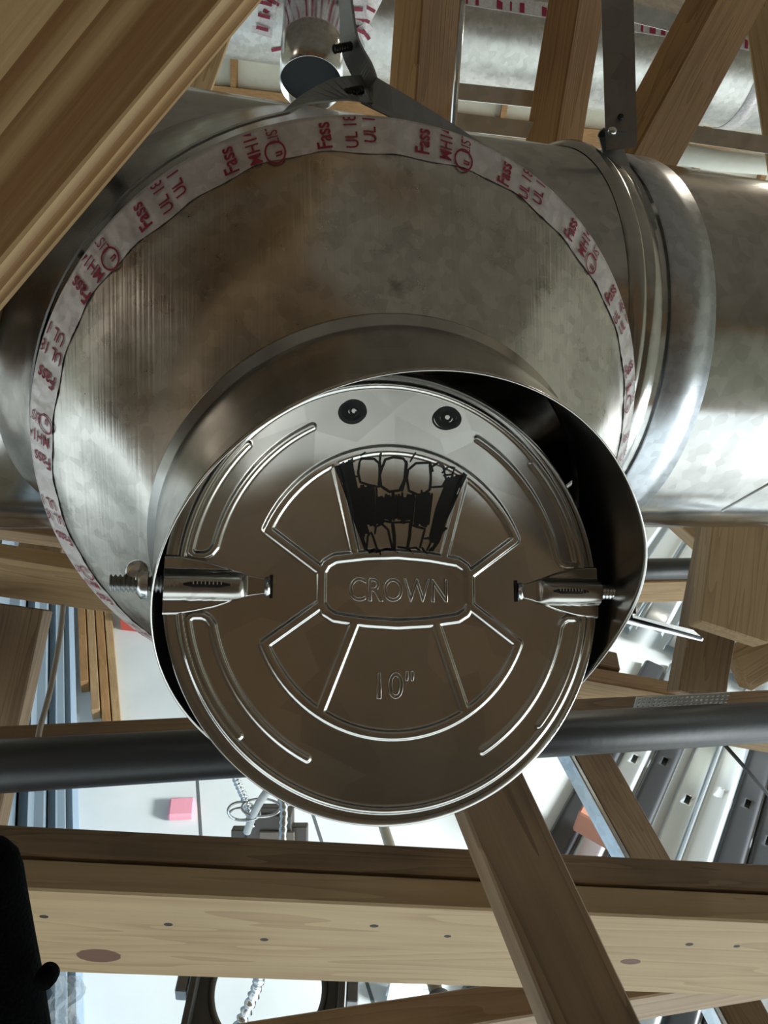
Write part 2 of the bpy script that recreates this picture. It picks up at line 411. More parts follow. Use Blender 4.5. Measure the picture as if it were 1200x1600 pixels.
# ------------------------------------------------------------------ conical reducer
L3 = Vector(((C3 - C1).dot(p_), (C3 - C1).dot(q_), (C3 - C1).dot(n_)))
def cone_pt(th, s, lift=0.0):
    r = RB + .0015 + (RC - RB) * s
    c, sn = math.cos(th), math.sin(th)
    P = Vector((L3.x * s + r * c, L3.y * s + r * sn, L3.z * s))
    if lift:
        slope = (RB - RC); hh = L3.z
        nn = Vector((c * hh, sn * hh, slope + (L3.x * c + L3.y * sn) * 0)).normalized()
        P = P + nn * lift
    return P
def loft(name, fn, ns, nt, mat, parent, smooth=True):
    vs = []; fs = []
    for j in range(ns):
        for k in range(nt): vs.append(fn(2 * math.pi * k / nt, j / (ns - 1)))
    for j in range(ns - 1):
        for k in range(nt):
            k2 = (k + 1) % nt; fs.append((j * nt + k, j * nt + k2, (j + 1) * nt + k2, (j + 1) * nt + k))
    o = link(name, mesh_py(name, vs, fs), mat, None, smooth); frame(o, W1, WP, WQ, WN)
    bpy.context.view_layer.update()
    if parent is not None: o.parent = parent; o.matrix_parent_inverse = parent.matrix_world.inverted()
    return o
red = tag(empty('duct_reducer', W1), 'dull galvanised cone reducer taped onto the tee with red-printed foil tape', 'duct reducer')
def dimple(s): return math.sin(math.pi * min(1, max(0, (s - .24) / .76)))
loft('cone', lambda th, s: cone_pt(th, s) + Vector((0, 0, dimple(s) * (.0042 * math.sin(3 * th + 1) + .0022 * math.sin(7 * th) + .0012 * math.sin(13 * th + 2)))), 48, 192, M_cone, red)
SL = math.hypot(L3.z, RB - RC)
TAPE = .017
def tape_pt(th, v, lift=.0006):
    wob = .00018 * math.sin(th * 61) + .00012 * math.sin(th * 143 + 1)
    return cone_pt(th, v / SL, lift + wob)
def tape_fn(th, s):
    if s < .35:                                          # turned back over the branch rim
        k = s / .35; r = RB + .0024
        return Vector((r * math.cos(th), r * math.sin(th), -.014 * (1 - k) + .0005))
    v = (s - .35) / .65 * (TAPE + .0012 * math.sin(th * 9) + .0006 * math.sin(th * 31))
    return tape_pt(th, v)
tape = loft('foil_tape', tape_fn, 24, 480, M_foil, red)
# print on the tape
def text_mesh(txt, size, outline=None, bold=0.0, extr=0.0):
    cu = bpy.data.curves.new('t', 'FONT'); cu.body = txt; cu.size = size; cu.align_x = 'LEFT'; cu.resolution_u = 4
    if bold: cu.offset = bold
    if outline: cu.fill_mode = 'NONE'; cu.bevel_depth = outline; cu.bevel_resolution = 1
    o = bpy.data.objects.new('t', cu); COL.objects.link(o); bpy.context.view_layer.update()
    dg = bpy.context.evaluated_depsgraph_get(); me = bpy.data.meshes.new_from_object(o.evaluated_get(dg))
    bpy.data.objects.remove(o); bpy.data.curves.remove(cu); return me
def place_print(txt, th, v0, size, bold):
    me = text_mesh(txt, size, bold=bold)
    bm = bmesh.new(); bm.from_mesh(me)
    for v in bm.verts:
        a = (v0 - v.co.x) * .70; th2 = th + v.co.y / (RB - .012)
        v.co = tape_pt(th2, max(a, .0004), .0012)
    return bm
words = []
th = math.radians(228); k = 0
while th > math.radians(-25):
    if k % 2 == 0:
        words.append((th, 'Fass', .0115, .0225, .0002)); words.append((th - .075, 'UL 181', .0098, .0230, .0001)); words.append((th - .128, 'UL 18', .0098, .0190, .0001)); th -= .285
    else:
        words.append((th, 'Fass', .0115, .0225, .0002)); words.append((th - .070, 'MH14', .0100, .0225, .0001)); words.append((th - .128, 'LIST', .0085, .0125, .0)); words.append((th - .128, 'O', 0, 0, 0)); th -= .270
    k += 1
for (a, w_, sz, v0, bo) in words:
    if w_ == 'O':                                        # ringed listing mark
        vs = []; fs = []; m_ = 28
        for i in range(m_):
            g = 2 * math.pi * i / m_
            for rr in (.0058, .0048): vs.append(tape_pt(a + (rr * math.sin(g) + .0035) / (RB - .012), .0126 + rr * math.cos(g), .0013))
        for i in range(m_):
            j = (i + 1) % m_; fs.append((2 * i, 2 * j, 2 * j + 1, 2 * i + 1))
        me = mesh_py('printed_mark', vs, fs)
        o2m = place_print('u', a, .0212, .0075, .0002); e = bpy.data.meshes.new('x'); bm2 = o2m; bm2.from_mesh(me); me = bm_mesh('printed_mark', bm2)
        o = link('printed_mark', me, M_red)
    else:
        o = link('printed_word', bm_mesh('printed_word', place_print(w_, a, v0, sz, bo)), M_red)
    frame(o, W1, WP, WQ, WN); bpy.context.view_layer.update(); o.parent = tape; o.matrix_parent_inverse = tape.matrix_world.inverted()

# ------------------------------------------------------------------ damper
dam = tag(empty('damper', W2), 'short round damper with stamped steel blade bearing a drawn marker face', 'damper')
CL = COLLAR
def collar_fn(th, s):
    dent = .006 * math.exp(-((th - .12) / .35) ** 2) * s
    r = RC + .0006 + dent
    z = -CL + CL * s
    if s < .12: r += .005 * math.sin(math.pi * min(1, s / .12))
    return Vector((r * math.cos(th), r * math.sin(th), z))
cl = link('collar', None or mesh_py('c', [(0, 0, 0)], []), M_collar); bpy.data.objects.remove(cl)
vs = []; fs = []; ns, nt = 26, 144
for j in range(ns):
    for k in range(nt): vs.append(collar_fn((2 * math.pi * k / nt + math.pi) % (2 * math.pi) - math.pi, j / (ns - 1)))
for j in range(ns - 1):
    for k in range(nt):
        k2 = (k + 1) % nt; fs.append((j * nt + k, j * nt + k2, (j + 1) * nt + k2, (j + 1) * nt + k))
cl = link('collar', mesh_py('collar', vs, fs), M_collar, None, True); frame(cl, W2, WP, WQ, WN)
so = cl.modifiers.new('sheet', 'SOLIDIFY'); so.thickness = .0007; so.offset = -1
bpy.context.view_layer.update(); cl.parent = dam; cl.matrix_parent_inverse = dam.matrix_world.inverted()

ROLL, PHI = math.radians(3.0), math.radians(37.0)
pb = p_ * math.cos(ROLL) - q_ * math.sin(ROLL); qq = q_ * math.cos(ROLL) + p_ * math.sin(ROLL)
nb = (n_ * math.cos(PHI) + qq * math.sin(PHI)).normalized(); qb = nb.cross(pb).normalized()
WBC, WPB, WQB, WNB = C(*CB), DIR(pb), DIR(qb), DIR(nb)
BRAD = .1262
def BL(px, py):
    d = Vector(((px - 600) / F, (py - 800) / F, 1)); t = CB.dot(nb) / d.dot(nb); v = d * t - CB
    return v.dot(pb), v.dot(qb)
def on_blade(o, parent=None):
    frame(o, WBC, WPB, WQB, WNB); bpy.context.view_layer.update()
    par = parent or dam; o.parent = par; o.matrix_parent_inverse = par.matrix_world.inverted(); return o
# height of the pressed sheet (numpy, millimetres)
def arc(r, a0, a1, k=40): return [(r * math.cos(math.radians(a0 + (a1 - a0) * i / k)), r * math.sin(math.radians(a0 + (a1 - a0) * i / k))) for i in range(k + 1)]
wide = []; thin = []
for sy in (1, -1):
    top = [(x, y * sy) for (x, y) in [(-45, 10), (-73, 30)] + arc(79.5, 157.5, 22.5) + [(73, 30), (45, 10)]]
    wide.append(top)
    if sy == 1:
        wide += [[(-36.5, 69), (-25, 21)], [(41, 67), (28, 20)]]
    else:
        wide += [[(-43, -65), (-25, -20)], [(39.5, -67), (23, -20)]]
wide.append([(-43.5, 0), (-43.5, 8.5), (-41, 13), (-36, 16), (-18, 18.5), (0, 19.5), (18, 18.5), (36, 16), (41, 13), (43.5, 8.5), (43.5, 0), (43.5, -8.5), (41, -13), (36, -16), (18, -18.5), (0, -19.5), (-18, -18.5), (-36, -16), (-41, -13), (-43.5, -8.5), (-43.5, 0)])
for sx in (1, -1):
    for sy in (1, -1):
        path = arc(102.5, 61, 11.5, 40) + [(103, 17), (106, 15.5), (111, 15.5), (113.5, 17.5)] + arc(114.8, 11, 42, 30)
        thin.append([(x * sx, y * sy) for (x, y) in path])
NG = 440
gx = np.linspace(-BRAD * 1000, BRAD * 1000, NG); X, Y = np.meshgrid(gx, gx)
def dist_polys(polys, X, Y):
    D = np.full(X.shape, 1e3)
    for pl in polys:
        for (x0, y0), (x1, y1) in zip(pl[:-1], pl[1:]):
            dx, dy = x1 - x0, y1 - y0; L2 = dx * dx + dy * dy + 1e-9
            m = (X > min(x0, x1) - 6) & (X < max(x0, x1) + 6) & (Y > min(y0, y1) - 6) & (Y < max(y0, y1) + 6)
            if not m.any(): continue
            t = np.clip(((X[m] - x0) * dx + (Y[m] - y0) * dy) / L2, 0, 1)
            D[m] = np.minimum(D[m], np.hypot(X[m] - x0 - t * dx, Y[m] - y0 - t * dy))
    return D
def sst(a, b, x):
    t = np.clip((x - a) / (b - a), 0, 1); return t * t * (3 - 2 * t)
def height(X, Y):
    Rr = np.hypot(X, Y)
    h = 1.5 * (1 - sst(1.3, 3.3, dist_polys(wide, X, Y)))
    h = np.maximum(h, 1.4 * (1 - sst(0.5, 2.7, dist_polys(thin, X, Y))))
    h = np.maximum(h, 1.6 * (1 - sst(0.6, 2.6, np.abs(Rr - 118.2))) * (Rr > 10))
    h += -0.5 * sst(118, 120, Rr)
    h += 0.25 * np.sin(X / 31.0 + 1) * np.sin(Y / 37.0)      # slight oil-canning
    return h
H = height(X, Y)
idx = -np.ones(X.shape, int); inside = np.hypot(X, Y) <= BRAD * 1000
idx[inside] = np.arange(inside.sum())
vs = np.stack([X[inside], Y[inside], H[inside]], 1) / 1000
cells = inside[:-1, :-1] & inside[1:, :-1] & inside[:-1, 1:] & inside[1:, 1:]
I, J = np.nonzero(cells)
fs = np.stack([idx[I, J], idx[I, J + 1], idx[I + 1, J + 1], idx[I + 1, J]], 1)
me = bpy.data.meshes.new('blade'); me.from_pydata(vs.tolist(), [], fs.tolist()); me.update()
blade = on_blade(link('blade', me, M_blade, None, True)); blade['label'] = 'stamped round steel blade with pressed ribs'
# hemmed lip gives the disc a clean round edge and thickness
e = BRAD
lip = on_blade(link('blade_lip', lathe_mesh('blade_lip', [(e - .0030, -.0002), (e - .0022, -.00025), (e, -.0004), (e + .0006, -.0010), (e, -.0018), (e - .003, -.0020)], 220), M_blade, None, True), blade)
def hz(x, y): return float(height(np.array([[x * 1000]]), np.array([[y * 1000]]))[0, 0]) / 1000

# pressed lettering
def press_text(txt, cx, cy, size, name, wid):
    me = text_mesh(txt, size, outline=.00036)
    xs = [v.co.x for v in me.vertices]; ys = [v.co.y for v in me.vertices]
    ox, oy = (min(xs) + max(xs)) / 2, (min(ys) + max(ys)) / 2; k = wid / (max(xs) - min(xs))
    for v in me.vertices: v.co = Vector(((v.co.x - ox) * k + cx, (v.co.y - oy) + cy, v.co.z + .0003))
    o = on_blade(link(name, me, M_blade, None, True), blade); o.data.materials[0] = M_blade; return o
press_text('CROWN', .0010, -.0005, .0185, 'pressed_lettering', .058)
press_text('10"', -.0010, -.0525, .0200, 'pressed_lettering', .0215)

# marker drawing
def stroke_bm(bm, pts, w, lift):
    P = []
    for i in range(len(pts) - 1):
        a, b = Vector(pts[i]), Vector(pts[i + 1]); k = max(1, int((b - a).length / .0012))
        for j in range(k): P.append(a.lerp(b, j / k))
    P.append(Vector(pts[-1]))
    L, Rr = [], []; n = len(P)
    A = np.array([[p.x * 1000, p.y * 1000] for p in P])
    for i in range(n):
        t = P[min(i + 1, n - 1)] - P[max(i - 1, 0)]
        if t.length < 1e-9: t = Vector((1, 0))
        t.normalize(); s = Vector((-t.y, t.x)) * w / 2
        if i == 0: c = P[i] - t * w * .3
        elif i == n - 1: c = P[i] + t * w * .3
        else: c = P[i]
        ww = s * (.7 if i in (0, n - 1) else 1)
        L.append(c + ww); Rr.append(c - ww)
    pts2 = L + Rr
    hh = height(np.array([[p.x * 1000 for p in pts2]]), np.array([[p.y * 1000 for p in pts2]]))[0] / 1000
    vv = [bm.verts.new((p.x, p.y, h + lift)) for p, h in zip(pts2, hh)]
    for i in range(n - 1): bm.faces.new((vv[i], vv[n + i], vv[n + i + 1], vv[i + 1]))
def crop(pts): return [BL(500 + x * .21667, 600 + y * .21667) for (x, y) in pts]
def draw(name, strokes):
    bm = bmesh.new()
    for i, (pts, w) in enumerate(strokes): stroke_bm(bm, crop(pts), w * .21667 * .000362, .00022 + (i % 7) * .00001)
    return on_blade(link(name, bm_mesh(name, bm), M_black), blade)
for (cx, cy, rw, rh, sd) in ((240, 198, 92, 78, 1), (918, 245, 92, 74, 2)):
    rg = random.Random(sd); st = []
    pts = []; T = 9.0
    for i in range(int(T * 26)):
        a = 2 * math.pi * i / 26; f = .12 + .88 * (i / (T * 26)) ** .6
        pts.append((cx + rw * f * math.cos(a) + 6 * math.sin(a * .37 + sd), cy + rh * f * math.sin(a) + 6 * math.cos(a * .53)))
    st.append((pts, 17))
    for j in range(2):
        ox, oy = rg.uniform(-14, 14), rg.uniform(-10, 10); rr = rg.uniform(.9, 1.05)
        st.append(([(cx + ox + rw * rr * math.cos(a * .26), cy + oy + rh * rr * math.sin(a * .26)) for a in range(26)], 14))
    o = draw('drawn_eye', st)
st = []
for pl, w in (([(230, 540), (236, 600), (232, 665), (272, 668)], 13),
    ([(285, 560), (300, 538), (390, 540), (425, 572), (432, 640), (420, 742), (350, 728), (290, 708), (275, 640), (285, 560)], 17),
    ([(450, 600), (470, 545), (530, 528), (600, 538), (625, 575), (612, 680), (572, 768), (500, 778), (440, 738), (430, 660), (450, 590)], 19),
    ([(635, 620), (690, 572), (790, 568), (798, 680), (790, 762), (725, 810), (640, 770), (625, 680), (635, 620)], 18),
    ([(812, 630), (805, 598), (850, 570), (888, 600), (908, 690), (880, 740), (800, 745)], 16),
    ([(880, 640), (918, 602), (962, 608), (955, 652), (890, 660)], 15),
    ([(290, 520), (320, 498)], 14), ([(436, 505), (430, 560)], 18), ([(682, 500), (650, 560)], 13), ([(215, 535), (245, 560)], 12),
    ([(432, 560), (428, 740)], 20), ([(622, 560), (608, 700), (590, 770)], 22), ([(798, 580), (796, 740)], 18),
    ([(335, 1190), (345, 1095), (370, 1070), (385, 1110), (412, 1195)], 15),
    ([(395, 1080), (402, 1030), (445, 1010), (490, 1050), (505, 1120), (522, 1190)], 16),
    ([(522, 1000), (535, 1100), (535, 1180)], 26), ([(652, 1000), (645, 1100), (628, 1190)], 24),
    ([(665, 1020), (755, 1045), (720, 1180)], 17), ([(752, 1115), (800, 1110), (795, 1150), (770, 1200)], 16), ([(735, 1180), (765, 1225)], 15),
    ([(330, 1195), (400, 1212), (470, 1190), (540, 1195)], 17), ([(350, 1215), (390, 1195)], 26), ([(420, 1190), (432, 1232)], 14), ([(530, 1185), (552, 1218)], 14),
    ([(640, 1185), (662, 1222)], 14), ([(560, 1175), (640, 1185), (690, 1180), (720, 1200)], 14), ([(790, 1200), (830, 1170), (880, 1060), (905, 1040)], 22)):
    st.append((pl, w))
rg = random.Random(5)
for i in range(9):                                        # slanting fill on both sides
    f = i / 8
    st.append(([(112 + 110 * f, 600 - 45 * f + rg.uniform(-8, 8)), (240 + 60 * f, 900 + 20 * f), (305 + 45 * f, 1080 + rg.uniform(-25, 40) * (1 - f))], 26 if f < .4 else 18))
    st.append(([(1045 - 120 * f, 655 + 20 * f + rg.uniform(-10, 10)), (930 - 90 * f, 900), (850 - 60 * f, 1090 + rg.uniform(-30, 60))], 21))
st.append(([(118, 600), (330, 1190)], 26)); st.append(([(1040, 660), (810, 1200)], 22)); st.append(([(140, 600), (300, 1060)], 24))
for i in range(36):                                       # upright fill between the teeth
    x = 285 + (800 - 285) * i / 35 + rg.uniform(-6, 6)
    y0 = 735 if x < 420 else (800 if x < 600 else (800 if x < 720 else 770)); y1 = 1040 if x < 400 else (1000 if x < 660 else 1025)
    sl = (540 - x) * .10
    st.append(([(x, y0 + rg.uniform(-15, 25)), (x + sl, y1 + rg.uniform(-35, 8))], rg.choice((16, 19, 23, 27))))
st.append(([(380, 1010), (450, 985), (520, 1000), (650, 995)], 16))
draw('drawn_mouth', st)

# spring clips that carry the blade on its pins
def clip(sx, x_in, x_out, flipname):
    vs = []; fs = []
    prof = [(x_out, 15.5), (x_out - 8, 15.3), (x_out - 16, 14.0), (x_out - 26, 11.5), (x_out - 36, 8.0), (x_out - 44, 5.2), (x_in, 4.0)]
    NY = 34
    for (x, hw) in [(a, b) for a, b in zip(np.interp(np.linspace(0, 6, 46), range(7), [p[0] for p in prof]), np.interp(np.linspace(0, 6, 46), range(7), [p[1] for p in prof]))]:
        for j in range(NY):
            y = -hw + 2 * hw * j / (NY - 1)
            end = max(0.0, min(1.0, (x - (x_in + 10)) / 6.0)); end = math.sqrt(max(0, 1 - (1 - end) ** 2))
            bw = 7.6
            b = 6.0 * end * math.sqrt(max(0, 1 - (y / bw) ** 2)) if abs(y) < bw else 0
            zz = 1.9 + b - (1.7 if j in (0, NY - 1) else 0)
            vs.append((sx * x / 1000, y / 1000, zz / 1000))
    for i in range(45):
        for j in range(NY - 1):
            f = (i * NY + j, i * NY + j + 1, (i + 1) * NY + j + 1, (i + 1) * NY + j); fs.append(f if sx < 0 else f[::-1])
    c = on_blade(link('spring_clip', mesh_py('spring_clip', vs, fs), M_collar, None, True), dam)
    # spring window: a black patch paints the dark of its opening
    a0, a1 = x_out - 9.5, x_out - 33; pts = []
    for i in range(28):
        g = 2 * math.pi * i / 28; cx = a0 - 2.2 if math.cos(g) > 0 else a1 + 2.2
        x = cx + 2.2 * math.cos(g); y = 2.2 * math.sin(g); pts.append((sx * x / 1000, y / 1000, .00798 - .0004 * abs(math.sin(g))))
    cap = [(sx * (a0 + a1) / 2000, 0, .0082)] + pts
    w = on_blade(link('spring_window', mesh_py('spring_window', cap, [(0, 1 + i, 1 + (i + 1) % 28) for i in range(28)]), M_black), c)
    for i in range(8):
        x = a0 - 5 - i * 2.0
        o = link('spring_coil', mesh_py('spring_coil', [(sx * (x - .35) / 1000, .0000, .0084), (sx * (x + .35) / 1000, .0000, .0084), (sx * (x + .35) / 1000, .0015, .0083), (sx * (x - .35) / 1000, .0015, .0083)], [(0, 1, 2, 3)]), M_bright)
        on_blade(o, c)
    # folded tab through the blade
    bmx = bmesh.new(); bmesh.ops.create_cube(bmx, size=1); bmesh.ops.scale(bmx, vec=(.0028, .0098, .0030), verts=bmx.verts); bmesh.ops.bevel(bmx, geom=list(bmx.edges), offset=.0007, segments=2, affect='EDGES')
    bmesh.ops.translate(bmx, vec=(sx * (x_in - 1) / 1000, 0, .0018), verts=bmx.verts); on_blade(link('tab', bm_mesh('tab', bmx), M_bright, None, True), c)
    bmx = bmesh.new(); bmesh.ops.create_cube(bmx, size=1); bmesh.ops.scale(bmx, vec=(.0016, .0125, .0006), verts=bmx.verts)
    bmesh.ops.translate(bmx, vec=(sx * (x_in - 3.3) / 1000, 0, .0006), verts=bmx.verts); on_blade(link('tab_slot', bm_mesh('tab_slot', bmx), M_black), c)  # black block paints the dark of the tab slot
    return c
clip(-1, 74, 126, 'l'); clip(1, 76, 126, 'r')
# pivot pins
pinl = [WBC - WPB * (.118), WBC - WPB * (.152)]
pinl = [a + WNB * .0035 for a in pinl]
tube('pivot_pin', M_strap, [pinl[0], pinl[1]], .0040, 14, dam, ridge=(.0022, .0007))
nutp = pinl[0].lerp(pinl[1], .62)
screw(nutp + WPB * .003, -WPB, .0078, dam, M_bright, 'nut')
wing = link('wing_nut', lathe_mesh('wing_nut', [(.0001, .004), (.005, .003), (.0062, 0), (.005, -.003), (.0001, -.004)], 16), M_bright, None, True)
frame(wing, nutp + WQB * .006, WPB, WQB, WNB); bpy.context.view_layer.update(); wing.parent = dam; wing.matrix_parent_inverse = dam.matrix_world.inverted()
tube('pivot_pin', M_bright, [WBC + WPB * .110 + WNB * .0035, WBC + WPB * .150 + WNB * .0035], .0040, 14, dam, ridge=(.0022, .0007))
# locking lever on the far side pin
h0, h1 = U(960, 962, .490), U(1090, 993, .512)
hp = [h0.lerp(h1, i / 8) for i in range(9)]
hb = strip_mesh('lever_handle', [h - h0 for h in hp], [DIR((0, -.30, .95))] * 9, .012, .0020)
ho = link('lever_handle', hb, M_bright); ho.matrix_world = Matrix.Translation(h0)
bpy.context.view_layer.update(); ho.parent = dam; ho.matrix_parent_inverse = dam.matrix_world.inverted()
tube('lever_rib', M_screw, [h0 + DIR((0, -1, 0)) * .003 + DIR((0, .3, -.95)) * .006, h1 + DIR((0, -1, 0)) * .001 + DIR((0, .3, -.95)) * .006], .0011, 8, dam)
bmx = bmesh.new(); bmesh.ops.create_cube(bmx, size=1); bmesh.ops.scale(bmx, vec=(.010, .016, .012), verts=bmx.verts); bmesh.ops.bevel(bmx, geom=list(bmx.edges), offset=.0025, segments=2, affect='EDGES')
kn = link('lever_nut', bm_mesh('lever_nut', bmx), M_screw); frame(kn, U(977, 945, .475), WPB, WQB, WNB); bpy.context.view_layer.update(); kn.parent = dam; kn.matrix_parent_inverse = dam.matrix_world.inverted()

# ------------------------------------------------------------------ hanger straps
def ring_pt(th, r, z): return W1 + WP * (r * math.cos(th)) + WQ * (r * math.sin(th)) + WN * z
st2 = tag(empty('hanger_strap', U(575, 140, .47)), 'thin steel hanger strap looped round the taped branch with two black screws', 'strap')
def adopt(o, par): bpy.context.view_layer.update(); o.parent = par; o.matrix_parent_inverse = par.matrix_world.inverted(); return o
ZS = -.030
knot = U(574, 140, .485)
tl = [ring_pt(math.radians(a), RB + .0055, ZS) for a in range(106, 250, 4)]
left = spline([knot, knot.lerp(tl[0], .35) + WQ * .004, knot.lerp(tl[0], .75) + WQ * .003, tl[0]], 5)[:-1] + tl
o = link('strap_loop', strip_mesh('strap_loop', left, [DIR((.25, .9, -.1)).lerp(WN, min(1, i / 13)) for i in range(len(left))], .019, .0012), M_strap); adopt(o, st2)
tr = [ring_pt(math.radians(a), RB + .0055, ZS) for a in range(60, -80, -4)]
right = spline([knot, knot.lerp(tr[0], .5), tr[0]], 5)[:-1] + tr
o = link('strap_loop', strip_mesh('strap_loop', right, [DIR((-.5, .87, 0)).lerp(WN, min(1, i / 11)) for i in range(len(right))], .019, .0012), M_strap); adopt(o, st2)
tailp = spline([knot, U(566, 112, .485), U(548, 74, .482), U(542, 30, .48), U(538, -20, .478), U(534, -140, .47)], 6)
sd = [DIR((.55, .15, -.85)).lerp(DIR((.2, 0, -1)), i / len(tailp)) for i in range(len(tailp))]
o = link('strap_tail', strip_mesh('strap_tail', tailp, sd, .024, .0016), M_strap); adopt(o, st2)
for (x, y) in ((548, 72), (566, 140)):
    a = U(x, y, .478); b = U(x - 26, y + 5, .470)
    adopt(tube('screw', M_screw, [a, a.lerp(b, .7), b], .0020, 10, ridge=(.0022, .0008)), st2)

st1 = tag(empty('hanger_strap', U(945, 200, .62)), 'wide grey steel hanger strap rising from the duct joint beside the slanted stud', 'strap')
def duct_pt(th, r, s): return WA + WT * s + WN * (r * math.cos(th)) + TU * (r * math.sin(th))
SS = .276
loop = [duct_pt(math.radians(a), R + .0075, SS) for a in range(-80, 74, 4)]
top_ = loop[-1]; vup = (U(958, 0, .70) - top_); 
loop += spline([top_, duct_pt(math.radians(80), R + .010, SS) + TU * .012, top_ + vup * .22], 5)[1:]
o = link('strap_loop', strip_mesh('strap_loop', loop, [WT] * len(loop), .026, .0012), M_strap); adopt(o, st1)
vert = [top_ + vup * f + DIR((0, 0, 1)) * .004 + WT * .006 for f in (.12, .5, 1.0, 1.5)]
o = link('strap_tail', strip_mesh('strap_tail', vert, [DIR((1, .12, -.05))] * 4, .029, .0014), M_strap); adopt(o, st1)
kk = top_ + vup * .2
screw(kk + DIR((0, .1, -1)) * .003 - WT * .006, DIR((0, .1, -1)), .0042, st1, M_bright); screw(top_ + vup * .30 + WT * .004 + DIR((0, .1, -1)) * .002, DIR((0, .1, -1)), .003, st1, M_screw)

# ------------------------------------------------------------------ near timber
M_near = wood('near_board_pine', (0.46, 0.30, 0.14), (0.20, 0.095, 0.028), grain=.62, contrast=.85, stain=.12, along=.22)
a = U(118, -190, .285); b = U(-300, 333, .30)
nd = DIR((.22, .20, -1))
o = stick('rafter_board', M_near, a, b, .140, .038, nd.cross((b - a).normalized()), (.15, .25))
tag(o, 'large close pine board crossing the upper left corner', 'board')

# doubled chord across the bottom
KN = (0.16, 0.075, 0.045); HOLE = (0.03, 0.018, 0.012)
M_chord = wood('chord_pine', (0.51, 0.365, 0.20), (0.33, 0.205, 0.10), grain=.6, contrast=.5, stain=.12,
    knots=[(-.3615, .046, .030, .017, KN), (-.419, -.036, .006, .004, HOLE), (-.2755, -.030, .006, .004, HOLE), (-.160, -.005, .006, .004, HOLE), (-.029, -.045, .006, .004, HOLE), (.065, -.029, .005, .0035, HOLE), (.315, .013, .015, .008, KN), (.379, -.033, .006, .004, HOLE), (.443, -.033, .005, .0035, HOLE)])
f0, f1 = U(0, 1388, .87), U(1200, 1441, .96)
ch = edge_board('truss_chord', M_chord, f0, f1, .180, .038, (.12, .12)); tag(ch, 'pale knotty pine truss chord spanning the bottom with a round knot', 'board')
u_ = (f1 - f0).normalized(); dn_ = (ZD - u_ * ZD.dot(u_)).normalized(); bk_ = u_.cross(dn_)
if bk_.dot(M @ Vector((0, 0, 1))) < 0: bk_ = -bk_
o = edge_board('truss_chord', M_pine_dark, f0 + bk_ * .0405 - dn_ * .004, f1 + bk_ * .0405 - dn_ * .004, .180, .038, (.12, .12)); tag(o, 'dark back chord fastened behind the pale knotty chord', 'board')
# brace lying over it
b0, b1 = U(722, 1255, .915), U(862, 1600, .765)
M_brace = wood('brace_pine', (0.36, 0.24, 0.135), (0.13, 0.07, 0.034), grain=.5, stain=.5)  # darker, blotchier pine than the chord
o = flat_board('diagonal_brace', M_brace, b0, b1, .092, .038, 1, (.25, .15)); tag(o, 'dark diagonal brace lying over the bottom chord at the lower right', 'board')
# lower member under the chord
o = edge_board('ceiling_joist', wood('joist_pine', (0.46, 0.33, 0.21), (0.26, 0.15, 0.08), grain=.5), U(300, 1674, 1.00), U(1200, 1527, 1.16), .075, .050, (.2, .3)); tag(o, 'joist passing below the chord at the bottom edge', 'board')
# background chords, left
o = edge_board('truss_chord', M_pine, U(0, 870, 1.28), U(230, 905, 1.32), .089, .038, (.3, .22)); tag(o, 'brown chord at the left edge just below the duct', 'board')
o = edge_board('truss_chord', M_pine_dark, U(0, 826, 1.55), U(150, 846, 1.58), .030, .12, (.4, .3)); tag(o, 'upper thin brown chord at left nearest the duct underside', 'board')
o = stick('truss_web', M_pine_dark, U(85, 770, 1.84), U(62, 880, 1.78), .10, .038, DIR((1, .2, 0)), (.1, .05)); tag(o, 'short brown web between the left chords and duct', 'board')
o = stick('truss_web', M_pine, U(-20, 745, 1.75), U(75, 775, 1.75), .045, .038, DIR((0, 1, 0)), (.2, .15)); tag(o, 'tan strip peeking under the duct at the left edge', 'board')
o = stick('truss_web', M_pine_dark, U(18, 945, 1.30), U(-52, 1262, 1.24), .130, .038, DIR((1, .25, -.1)), (.0, .35)); tag(o, 'upright dark board at left edge behind the black pipe', 'board')
# chord behind the pipe
o = edge_board('truss_chord', M_pine_dark, U(0, 1166, 1.10), U(1200, 1103, 1.38), .089, .040, (.3, .3)); tag(o, 'dark chord running just behind the long black pipe', 'board')
o = flat_board('truss_web', M_pine_dark, U(850, 1065, 1.40), U(1045, 1095, 1.42), .12, .038, -1, (.1, .02)); 
bpy.data.objects.remove(o)
o = edge_board('truss_chord', M_pine, U(860, 1052, 1.45), U(1200, 1112, 1.50), .11, .04, (.15, .3)); tag(o, 'brown chord at right above the pipe under a perforated plate', 'board')
o = edge_board('blocking', M_pine_dark, U(900, 1030, 1.5), U(970, 1046, 1.5), .07, .05, (.08, .0)); tag(o, 'small dark wood block beside the damper lever', 'board')
# right background members
o = stick('truss_web', M_pine, U(1165, 745, 1.30), U(1137, 992, 1.20), .115, .038, DIR((1, .10, .15)), (.1, 0)); tag(o, 'broad pale scab plank hanging at right with cut lower end', 'board')
o = stick('truss_web', M_pine_dark, U(1108, 965, 1.36), U(1086, 1092, 1.32), .085, .045, DIR((1, .15, .1)), (.2, 0)); tag(o, 'brown upright web below the broad plank at right', 'board')
o = stick('truss_web', M_pine, U(1262, 985, 1.38), U(1150, 1048, 1.36), .075, .038, DIR((.3, 1, 0)), (.1, .0)); tag(o, 'slanted web end at right edge beside the brown upright', 'board')
o = stick('truss_web', M_pine, U(1020, 772, 1.85), U(1130, 872, 1.85), .05, .089, DIR((-.5, 1, 0)), (.1, .1)); tag(o, 'slanted web under the duct at right before the steel sheets', 'board')
o = edge_board('truss_chord', M_pine, U(940, 911, 2.05), U(1130, 907, 2.10), .072, .04, (.6, .6)); tag(o, 'pale chord at right between the short black pipe and steel sheets', 'board')
